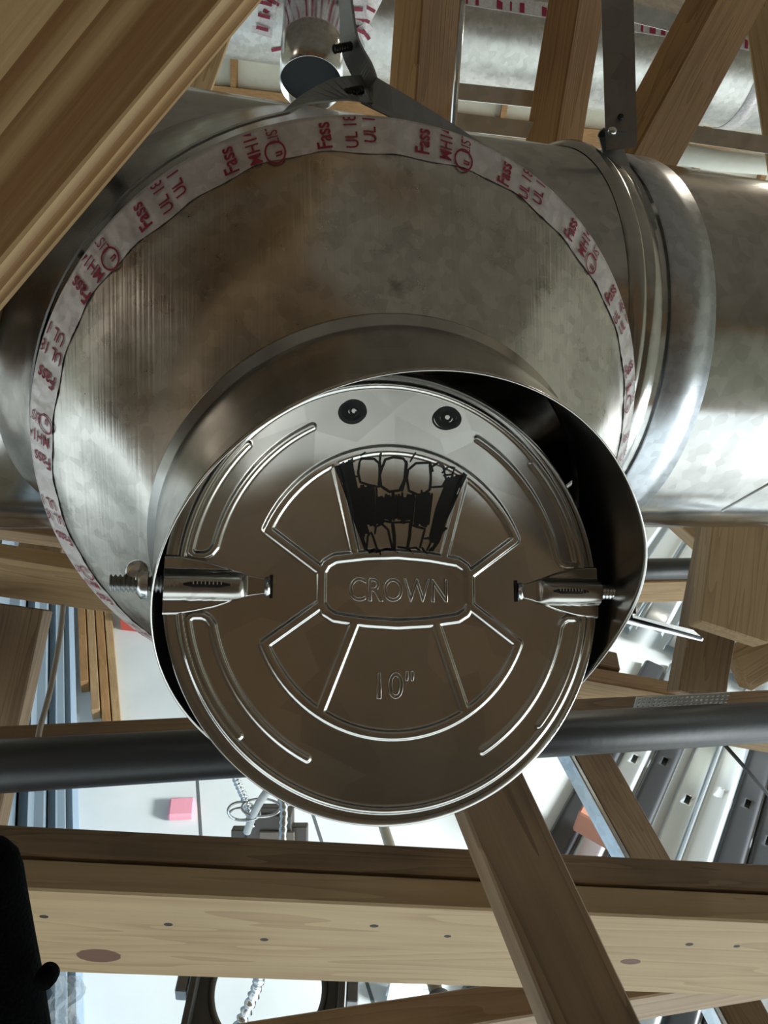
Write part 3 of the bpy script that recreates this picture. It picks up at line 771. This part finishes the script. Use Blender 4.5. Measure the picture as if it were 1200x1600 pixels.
o = tube('black_pipe', M_blackpipe, [U(700, 893, 1.92), U(1160, 887, 2.0)], .0275, 20); tag(o, 'short stretch of black pipe seen at right under the duct', 'pipe')
# lower right webs; an added bright strip paints the daylight on their edge
for (x0, y0, x1, y1, d0, d1, lb) in ((884, 1150, 1010, 1380, 1.75, 1.62, 'diagonal web below the black pipe with a pale edge, steel behind'), (1118, 1560, 1180, 1680, 1.45, 1.35, 'diagonal web end at the bottom right corner')):
    o = flat_board('truss_web', M_pine_dark, U(x0, y0, d0), U(x1, y1, d1), .089, .038, 1, (.15, .1)); tag(o, lb, 'board')
    v = flat_board('daylit_edge', M_bright, U(x0 - 9, y0 + 2, d0 - .002), U(x1 - 9, y1 + 2, d1 - .002), .012, .05, 1, (.15, .1)); adopt(v, o)
# upper posts behind the duct
def post(px0, py0, px1, py1, d, w, t, rot, lb, mat=M_pine_warm, e=(.1, .25)):
    a, b = U(px0, py0, d), U(px1, py1, d); u = (b - a).normalized()
    wd = DIR((math.cos(math.radians(rot)), 0, math.sin(math.radians(rot))))
    o = stick('truss_post', mat, a, b, w, t, wd, e); tag(o, lb, 'post'); return o
o1 = post(672, 20, 660, 195, 1.22, .055, .115, -38, 'pair-faced upright post left of the wide strap, steel rod on it')
adopt(tube('steel_rod', M_bright, [U(728, -60, 1.13), U(706, 215, 1.13)], .0045, 10), o1)
post(902, 0, 866, 220, 1.22, .055, .085, -38, 'upright post directly left of the wide hanger strap')
o3 = post(1135, 0, 1000, 250, 1.15, .055, .105, -40, 'heavy slanted stud right of the wide hanger strap', M_pine_warm)
post(1195, 60, 1222, 240, 1.5, .05, .09, -35, 'post at the upper right edge beyond the slanted stud', M_pine)
o = stick('truss_web', M_pine, U(345, 30, 1.6), U(306, 140, 1.6), .06, .09, DIR((1, .3, .4)), (.1, .1)); tag(o, 'short light web beside the large near board', 'board')
for (x0, y0, x1, y1, d, w, lb) in ((690, 140, 852, 157, 1.30, .026, 'flat steel brace strip screwed to the post above the duct'), (712, 190, 866, 208, 1.20, .025, 'lower grey steel strip between the two posts'), (1070, 208, 1240, 232, 1.45, .03, 'steel strip crossing right of the slanted stud'), (990, 20, 1100, 48, 2.3, .05, 'grey steel strip behind the slanted stud at the top')):
    a, b = U(x0, y0, d), U(x1, y1, d)
    o = link('brace_strip', strip_mesh('brace_strip', [Vector((0, 0, 0)), b - a], [DIR((0, 1, .2))] * 2, w, .002), M_bright); o.matrix_world = Matrix.Translation(a); tag(o, lb, 'strip')
    if y0 == 140: screw(U(849, 156, 1.28), DIR((0, 0, -1)), .008, o, M_bright)

# ------------------------------------------------------------------ background duct and stub
a, b = U(300, -20, 2.75), U(1260, 128, 3.10); u = (b - a).normalized(); x = u.orthogonal().normalized()
bd = tag(empty('duct_run', a), 'far parallel round duct with an open stub, behind the upper posts', 'duct')
adopt(tube('pipe', galv('far_duct', (0.60, 0.58, 0.54), .35, 60, .1), [a - u * 2, b + u * 2], .205, 48, cap=False), bd)
tw = []
for i in range(60): tw.append(a + u * ((b - a).length * i / 59) + DIR((0, .10, -1.0)) * .2065)
o = link('foil_tape', strip_mesh('foil_tape', tw, [DIR((0, -1, -.10))] * 60, .05, .002), M_foil); adopt(o, bd)
for i in range(3, 58):
    if random.random() < .35: continue
    c0 = tw[i] + DIR((0, .10, -1.0)) * .0025; s_ = DIR((0, -1, -.10)); g = .003 + .010 * random.random()
    adopt(link('printed_word', mesh_py('printed_word', [c0 - s_ * .022 - u * g, c0 - s_ * .022 + u * g, c0 + s_ * (.012 * random.random()) + u * g, c0 + s_ * .010 - u * g], [(0, 1, 2, 3)]), M_red), bd)
for px_ in (1142,):
    c0 = a.lerp(b, (px_ - 300) / 960); y_ = u.cross(x)
    revolve_on('foil_tape', M_foil, [(.2055, -.03), (.2075, -.03), (.2075, .03), (.2055, .03)], c0, x, y_, u, bd, 48)
s0, s1 = U(490, 22, 2.62), U(486, 132, 2.50); us = (s1 - s0).normalized(); xs = us.orthogonal().normalized()
sb = bd
revolve_on('stub_pipe', M_duct, [(.103, -.15), (.103, .15), (.105, .155), (.105, .165), (.103, .17), (.103, (s1 - s0).length), (.101, (s1 - s0).length), (.101, -.15)], s0, xs, us.cross(xs), us, sb, 48)
revolve_on('stub_shade_disc', plain('dark_inside', (.008, .009, .010), .9), [(.0001, (s1 - s0).length - .035), (.1005, (s1 - s0).length - .035)], s0, xs, us.cross(xs), us, sb, 40)  # near-black disc paints the shade inside the open stub
rg = random.Random(11)
for i in range(26):
    g = 2 * math.pi * i / 26; rr = .135 + .05 * rg.random()
    c0 = s0 + (xs * math.cos(g) + us.cross(xs) * math.sin(g)) * rr - us * (.02 + .03 * rg.random())
    w1 = (xs * math.cos(g + 1.2) + us.cross(xs) * math.sin(g + 1.2) + us * rg.uniform(-.3, .3)).normalized(); w2 = us.cross(w1).normalized()
    vs = []
    for sx_, sy_ in ((-1, -1), (1, -1), (1, 1), (-1, 1)): vs.append(w1 * .07 * sx_ + w2 * .035 * sy_ + us * rg.uniform(-.015, .015))
    me = mesh_py('foil_tape', vs + [v - us * .003 for v in vs], [(0, 1, 2, 3), (7, 6, 5, 4), (0, 4, 5, 1), (1, 5, 6, 2), (2, 6, 7, 3), (3, 7, 4, 0)])
    o = link('foil_tape', me, M_foil); o.matrix_world = Matrix.Translation(c0); adopt(o, sb)
    for j in range(3):
        q = c0 + w1 * (-.045 + .04 * j) + us * .016
        adopt(link('printed_word', mesh_py('printed_word', [q - w2 * .022, q - w2 * .022 + w1 * .012, q + w2 * .02 + w1 * .012, q + w2 * .02], [(0, 1, 2, 3)]), M_red), sb)
o = tube('wrapped_pipe', plain('white_wrap', (.80, .77, .66), .7, bump=.5, bscale=25), [U(1050, 238, 2.3), U(1120, 250, 2.3), U(1260, 262, 2.35)], .030, 18); tag(o, 'cream wrapped pipe lying just above the duct at right edge', 'pipe')

# ------------------------------------------------------------------ pipes and cables
pA, pB = U(0, 1197, .93), U(1200, 1128, 1.22); pu = (pB - pA).normalized()
lp = tag(empty('black_pipe', pA), 'long black pipe crossing the whole view behind the damper', 'pipe')
adopt(tube('pipe', M_blackpipe, [pA - pu * .6, pB + pu * .6], .0318, 32), lp)
# perforated mending plate
pl = tag(empty('mending_plate', U(1065, 1100, 1.34)), 'white perforated mending plate above the black pipe at right', 'plate')
a, b, c_ = U(994, 1089, 1.21), U(1140, 1081, 1.23), U(988, 1111, 1.215)
na, nc = 18, 4; ua, uc = (b - a), (c_ - a); nn = ua.cross(uc).normalized(); vs = []; fs = []
def ptp(i, j): return a + ua * (i / na) + uc * (j / nc)
bm = bmesh.new(); grid = [[bm.verts.new(ptp(i * .5, j * .5)) for j in range(nc * 2 + 1)] for i in range(na * 2 + 1)]
for i in range(na * 2):
    for j in range(nc * 2):
        if i % 2 == 1 and j % 2 == 1: continue
        bm.faces.new((grid[i][j], grid[i + 1][j], grid[i + 1][j + 1], grid[i][j + 1]))
o = link('perforated_sheet', bm_mesh('perforated_sheet', bm), plain('white_plate', (.80, .82, .80), .4)); adopt(o, pl)
so = o.modifiers.new('t', 'SOLIDIFY'); so.thickness = .002
M_cable = plain('grey_cable', (.30, .25, .20), .55); M_white = plain('white_plastic', (.78, .80, .80), .4)
o = tube('cable', M_cable, spline([U(99, 945, 1.2), U(93, 1000, 1.18), U(78, 1080, 1.15), U(62, 1140, 1.1), U(58, 1170, 1.06)], 8), .0042, 10); tag(o, 'thin cable hanging beside the upright dark board at left', 'cable')
o = tube('cable', plain('dark_cable', (.05, .05, .05), .5), [U(1120, 1150, 1.5), U(1160, 1195, 1.5), U(1230, 1275, 1.5)], .004, 8); tag(o, 'thin dark cable slanting over the steel studs at right', 'cable')
o = tube('cable', M_white, [U(1128, 798, .64), U(1200, 757, .64), U(1290, 706, .66)], .0012, 8); tag(o, 'thin pale wire under the duct at the right edge', 'cable')
# tan water pipe with black clamp
tpip = tag(empty('water_pipe', U(680, 1565, 1.35)), 'thin tan pipe with a black clamp passing below the chord', 'pipe')
a, b = U(590, 1262, 2.3), U(706, 1625, 1.45)
adopt(tube('pipe', plain('tan_plastic', (.62, .54, .40), .45), [a, b], .0145, 14), tpip)
c0 = U(681, 1566, 1.53); uu = (b - a).normalized(); xx = uu.orthogonal().normalized()
d_ = (c0 - a).dot(uu); c0 = a + uu * d_
revolve_on('clamp', M_blackpipe, [(.0148, -.02), (.024, -.02), (.024, .02), (.0148, .02)], c0, xx, uu.cross(xx), uu, tpip, 24)
adopt(tube('clamp_bar', M_blackpipe, [c0 - DIR((1, -.1, 0)) * .045, c0 + DIR((1, -.1, 0)) * .045], .015, 12), tpip)
o = tube('armoured_cable', M_bright, [U(768, 1490, 1.2), U(766, 1560, 1.18), U(764, 1640, 1.15)], .0065, 12, ridge=(.008, .0012)); tag(o, 'armoured cable dropping beside the brace at the bottom', 'cable')

# ------------------------------------------------------------------ junction box with cables
jb = tag(empty('junction_box', U(420, 1320, 1.9)), 'dark electrical junction box with coiled cables behind the chord', 'junction box')
M_box = plain('dull_box_steel', (.20, .18, .16), .5, .6, var=.2, bscale=20)
jd = 1.95
def jbox(name, x0, y0, x1, y1, d, th, mat):
    a = U(x0, y1, d); u = U(x1, y1, d) - a; v = U(x0, y0, d) - a; nn = u.cross(v).normalized()
    if nn.dot(DIR((0, 0, 1))) < 0: nn = -nn
    return adopt(box(name, mat, a, u, v, nn * th, None, .002), jb)
jbox('body', 385, 1275, 455, 1345, jd, .07, M_box); jbox('bracket', 361, 1297, 385, 1345, jd + .02, .03, M_box); jbox('bracket', 455, 1292, 480, 1345, jd + .02, .03, M_box)
jbox('cover', 405, 1300, 460, 1340, jd - .008, .008, plain('box_cover', (.36, .30, .25), .5, .4)); jbox('knockout', 395, 1262, 440, 1280, jd + .01, .03, M_box)
def jc(name, pts, r, mat, ridge=None): return adopt(tube(name, mat, spline(pts, 8), r, 10, ridge=ridge), jb)
jc('armoured_cable', [U(352, 1170, 1.85), U(368, 1215, 1.87), U(385, 1255, 1.9), U(393, 1290, 1.92)], .009, M_bright, (.012, .0016))
jc('armoured_cable', [U(432, 1225, 1.88), U(443, 1260, 1.88), U(442, 1300, 1.87), U(440, 1340, 1.86)], .010, M_bright, (.018, .002))
jc('white_cable', [U(440, 1215, 1.85), U(415, 1240, 1.85), U(398, 1268, 1.87), U(386, 1300, 1.9)], .010, M_white)
for k in range(3):
    cx, cy, w_, h_ = ((378, 1267, 22, 14), (408, 1262, 30, 14), (382, 1272, 24, 10))[k]
    pts = [U(cx + w_ * math.cos(g * .35), cy + h_ * math.sin(g * .35), 1.89 + .02 * math.cos(g * .35 + k)) for g in range(19)]
    jc('coil', pts, .0032, M_bright)

# ------------------------------------------------------------------ downlight frame
dl = tag(empty('downlight_frame', U(425, 1560, 1.45)), 'dark metal downlight mounting frame with a round hole at the bottom', 'light frame')
M_frame = plain('frame_steel', (.13, .125, .115), .45, .7, var=.2, bscale=15)
c0 = U(420, 1545, 1.45); ex = DIR((1, .02, 0)); ex = (ex - Vector((0, 0, 1)) * ex.z).normalized(); ey = Vector((0, 0, 1)).cross(ex)
HR = .100; hw, hd = .142, .16
bm = bmesh.new(); nseg = 64; inner = []; outer = []
for k in range(nseg):
    g = 2 * math.pi * k / nseg; c, s = math.cos(g), math.sin(g); inner.append(bm.verts.new((HR * c, HR * s, 0)))
    m_ = max(abs(c) / hw, abs(s) / hd); outer.append(bm.verts.new((c / m_, s / m_, 0)))
for k in range(nseg):
    j = (k + 1) % nseg; bm.faces.new((inner[k], outer[k], outer[j], inner[j]))
pn = link('plate', bm_mesh('plate', bm), M_frame); frame(pn, c0, ex, ey, Vector((0, 0, 1))); so = pn.modifiers.new('t', 'SOLIDIFY'); so.thickness = .003; adopt(pn, dl)
rim = link('hole_rim', lathe_mesh('hole_rim', [(HR, 0), (HR + .004, .004), (HR + .010, .0045), (HR + .012, .001)], 64), M_frame, None, True); frame(rim, c0, ex, ey, Vector((0, 0, 1))); adopt(rim, dl)
for sx_ in (-1, 1):
    adopt(box('side_rail', M_frame, c0 + ex * (sx_ * hw - (.012 if sx_ > 0 else 0)) - ey * hd, ey * hd * 2, ex * .012, Vector((0, 0, .05)), None, .001), dl)
    adopt(box('bar_clip', M_strap, c0 + ex * (sx_ * (hw + .004) - (.0 if sx_ > 0 else .022)) - ey * .03, ey * .07, ex * .022, Vector((0, 0, .035)), None, .002), dl)
    for sy_ in (-1, 1):
        screw(c0 + ex * (sx_ * .105) + ey * (sy_ * .105) + Vector((0, 0, .001)), Vector((0, 0, 1)), .006, dl, M_bright)
adopt(tube('flexible_conduit', M_bright, spline([U(412, 1490, 1.2), U(402, 1540, 1.22), U(385, 1580, 1.22), U(362, 1625, 1.22)], 8), .0085, 12, ridge=(.0135, .0022)), dl)

# ------------------------------------------------------------------ things on the slab
c0 = ONZ(284, 1268); ex = (ONZ(310, 1266) - ONZ(262, 1268)); ex.z = 0; L_ = ex.length; ex.normalize(); ey = Vector((0, 0, 1)).cross(ex)
hy = (ONZ(284, 1250) - ONZ(284, 1283)).length
o = box('foam_pad', plain('pink_foam', (.80, .33, .40), .8, bump=.2), c0 - ex * L_ * .42 - ey * hy * .45, ex * L_ * .84, ey * hy * .9, Vector((0, 0, .05)), None, .012); tag(o, 'pink square foam pad lying on the bright slab', 'foam pad')
M_clear = plain('milky_plastic', (.85, .90, .92), .25)
for (p, q, r, lb) in (((606, 1556), (664, 1574), .045, 'white plastic roll lying on the slab below the chord'), ((622, 1528), (690, 1540), .045, 'pale clear plastic tube on the slab beside the tan pipe')):
    a, b = ONZ(*p) + Vector((0, 0, r)), ONZ(*q) + Vector((0, 0, r)); uu = (b - a).normalized(); xx = uu.orthogonal().normalized()
    rl = tag(empty('plastic_roll', a), lb, 'roll')
    revolve_on('sheet', M_clear, [(r, 0), (r, (b - a).length), (r * .8, (b - a).length), (r * .8, 0), (r, 0)], a, xx, uu.cross(xx), uu, rl, 24)
    revolve_on('core', M_white, [(r * .5, -.01), (r * .5, (b - a).length + .01), (r * .4, (b - a).length + .01)], a, xx, uu.cross(xx), uu, rl, 20)
# lumber along the left wall
for i in range(4):
    o0 = WO + WS * (.02 + i * .058) + WD * (wb - WO).dot(WD) - WD * (.75 + .25 * i)
    o = box('lumber', M_pine if i % 2 else M_pine_warm, o0, WD * 2.6, WS * .050, UPZ * (.10 - .012 * i), None, .003); tag(o, ('plank against the blue wall panels, innermost of the stack', 'second plank out from the blue wall panels', 'third plank out from the blue wall panels', 'outermost plank of the stack along the blue wall')[i], 'plank', 'planks along the blue wall')
o = slab('red_box', plain('red_card', (.60, .10, .07), .5), ONZ(196, 985).x - .03, ONZ(196, 985).x + .10, ONZ(196, 985).y, ONZ(196, 985).y + .16, 0, .12); tag(o, 'small red box on the slab near the blue wall', 'box')

# steel studs in a pile
def stud_mesh(w, fl, L, holes=True):
    """lipped channel with well rounded corners, some with punched slots along the web"""
    r = min(.034, w * .24); cs = [(-w / 2 + .006, -fl), (-w / 2, -fl)]
    for k in range(7): g = math.pi - math.pi / 2 * k / 6; cs.append((-w / 2 + r + r * math.cos(g), -r + r * math.sin(g)))
    cs.append((-.015, .0)); cs.append((.015, .0))
    for k in range(7): g = math.pi / 2 - math.pi / 2 * k / 6; cs.append((w / 2 - r + r * math.cos(g), -r + r * math.sin(g)))
    cs += [(w / 2, -fl), (w / 2 - .006, -fl)]
    ys = [0]; y = .55
    while y < L - .3: ys += [y, y + .015, y + .085, y + .10]; y += 1.22
    ys.append(L); bm = bmesh.new(); mid = 9
    V = [[bm.verts.new((x, yy, z)) for (x, z) in cs] for yy in ys]
    for i in range(len(ys) - 1):
        for k in range(len(cs) - 1):
            if holes and k == mid and i % 4 == 2: continue
            bm.faces.new((V[i][k], V[i][k + 1], V[i + 1][k + 1], V[i + 1][k]))
    for f in bm.faces: f.smooth = True
    return bm_mesh('steel_stud', bm)
a, b = ONZ(962, 1372), ONZ(1046, 1182); du = (b - a); du.z = 0; du.normalize(); ds = Vector((du.y, -du.x, 0))
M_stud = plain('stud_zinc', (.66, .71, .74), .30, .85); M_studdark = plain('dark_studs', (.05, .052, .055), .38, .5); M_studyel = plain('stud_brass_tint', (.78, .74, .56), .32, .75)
ords = ['first', 'second', 'third', 'fourth', 'fifth', 'sixth', 'seventh', 'eighth', 'ninth', 'tenth', 'eleventh', 'twelfth', 'thirteenth', 'fourteenth']
sm = stud_mesh(.150, .042, 2.9)
base = ONZ(880, 1372)
pos = -.10
for i in range(13):
    top = i % 3 != 1
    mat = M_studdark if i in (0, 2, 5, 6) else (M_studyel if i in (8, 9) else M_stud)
    me = sm.copy(); me.materials.append(mat)
    wd = (.158, .165, .20, .150, .162)[i % 5]
    o = bpy.data.objects.new('steel_stud', me); COL.objects.link(o)
    z = .045 if i % 2 else .125
    if i in (0, 2, 5, 6): z = .05
    org = base + ds * pos - du * (.9 - .1 * (i % 3)); frame(o, org + Vector((0, 0, z)), ds, du, Vector((0, 0, 1)))
    so = o.modifiers.new('t', 'SOLIDIFY'); so.thickness = .0012
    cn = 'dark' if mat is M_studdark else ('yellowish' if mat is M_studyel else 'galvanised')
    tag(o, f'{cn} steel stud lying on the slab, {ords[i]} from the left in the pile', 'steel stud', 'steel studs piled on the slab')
    pos += wd
a2 = ONZ(985, 1065); 
sm2 = stud_mesh(.20, .06, 2.6, False)
for i in range(13):
    me = sm2.copy(); me.materials.append(M_stud); o = bpy.data.objects.new('steel_joist', me); COL.objects.link(o)
    z = .07 + (.07 if i % 2 else 0)
    org = a2 + ds * (-.75 + i * .235) + du * .50; frame(o, org + Vector((0, 0, z)), ds, du, Vector((0, 0, 1)))
    so = o.modifiers.new('t', 'SOLIDIFY'); so.thickness = .0015
    tag(o, f'wide galvanised joist beyond the stud pile, {ords[i]} from the left', 'steel joist', 'wide steel joists on the slab')
# terracotta carton
c0 = ONZ(925, 1350); o = box('carton', plain('terracotta_card', (.55, .24, .15), .7), c0 - ds * .16 + Vector((0, 0, .16)), ds * .30, du * .22, Vector((0, 0, .16)), None, .01); tag(o, 'terracotta coloured carton beside the pale-edged diagonal web', 'carton')

# ------------------------------------------------------------------ foreground cloth and film
fb = tag(empty('cloth_bundle', U(10, 1600, .34)), 'black fabric covered object rising at the lower left edge', 'cloth')
rings = [(-45, 1306, 4), (-44, 1309, 30), (-42, 1318, 52), (-40, 1334, 66), (-40, 1360, 74), (-40, 1400, 80), (-36, 1470, 88), (-28, 1540, 93), (-20, 1620, 97), (-12, 1720, 100)]
prof = [(U(x, y, .36), rr / F * .36) for (x, y, rr) in rings]
vs = []; fs = []; nk = 28
for (c, r) in prof:
    for k in range(nk):
        g = 2 * math.pi * k / nk; vs.append(c + DIR((1, 0, 0)) * r * math.cos(g) + DIR((0, 0, 1)) * r * .7 * math.sin(g) - prof[0][0])
for j in range(len(prof) - 1):
    for k in range(nk): k2 = (k + 1) % nk; fs.append((j * nk + k, j * nk + k2, (j + 1) * nk + k2, (j + 1) * nk + k))
fs.append(tuple(range(nk))[::-1])
o = link('cover', mesh_py('cover', vs, fs), M_cloth, None, True); o.matrix_world = Matrix.Translation(prof[0][0]); adopt(o, fb)
o = link('toggle', lathe_mesh('toggle', [(.0001, .005), (.003, .0047), (.0046, .003), (.0050, 0), (.0046, -.004), (.0001, -.005)], 20), M_cloth, None, True); frame(o, U(74, 1524, .352), DIR((1, 0, 0)), DIR((0, 1, 0)), DIR((0, 0, 1))); adopt(o, fb)
# crumpled film
bm = bmesh.new(); rg = random.Random(4); gv = []
for i in range(12):
    row = []
    for j in range(16):
        row.append(bm.verts.new(U(70 + 5 * i + 10 * math.sin(j * .7) + rg.uniform(-3, 3) + j * .6, 1525 + 9 * j, 1.25 + rg.uniform(-.02, .02) + .03 * math.sin(i * 1.3 + j))))
    gv.append(row)
for i in range(11):
    for j in range(15): bm.faces.new((gv[i][j], gv[i + 1][j], gv[i + 1][j + 1], gv[i][j + 1]))
mf, N_, L_2, b_ = nmat('clear_film'); b_.inputs['Base Color'].default_value = (.85, .88, .88, 1); b_.inputs['Roughness'].default_value = .15; b_.inputs['Alpha'].default_value = .45
o = link('plastic_film', bm_mesh('plastic_film', bm), mf); tag(o, 'crumpled clear plastic film beside the black fabric at lower left', 'plastic film')

# ------------------------------------------------------------------ timber behind and above the lens (seen only mirrored in the metal)
for i in range(3):
    y = -.9 - .6 * i
    o = slab('rafter', M_pine_warm, -6.5, 8.5, y, y + .04, 5.35, 5.60); tag(o, f'roof rafter under the deck, {ords[i]} behind the viewpoint', 'rafter', 'rafters behind the viewpoint')
    o = slab('bottom_chord', M_pine_warm, -3.5, 6.5, y - .5, y - .46, 2.92, 3.06); tag(o, f'truss bottom chord, {ords[i]} behind the viewpoint', 'board', 'bottom chords behind the viewpoint')
for i in range(5):
    x = -2.4 + 1.1 * i
    o = slab('truss_post', M_pine_warm, x, x + .09, -1.46, -1.42, 3.06, 5.35); tag(o, f'truss upright behind the viewpoint, {ords[i]} from the left', 'post', 'uprights behind the viewpoint')
bpy.context.view_layer.update()
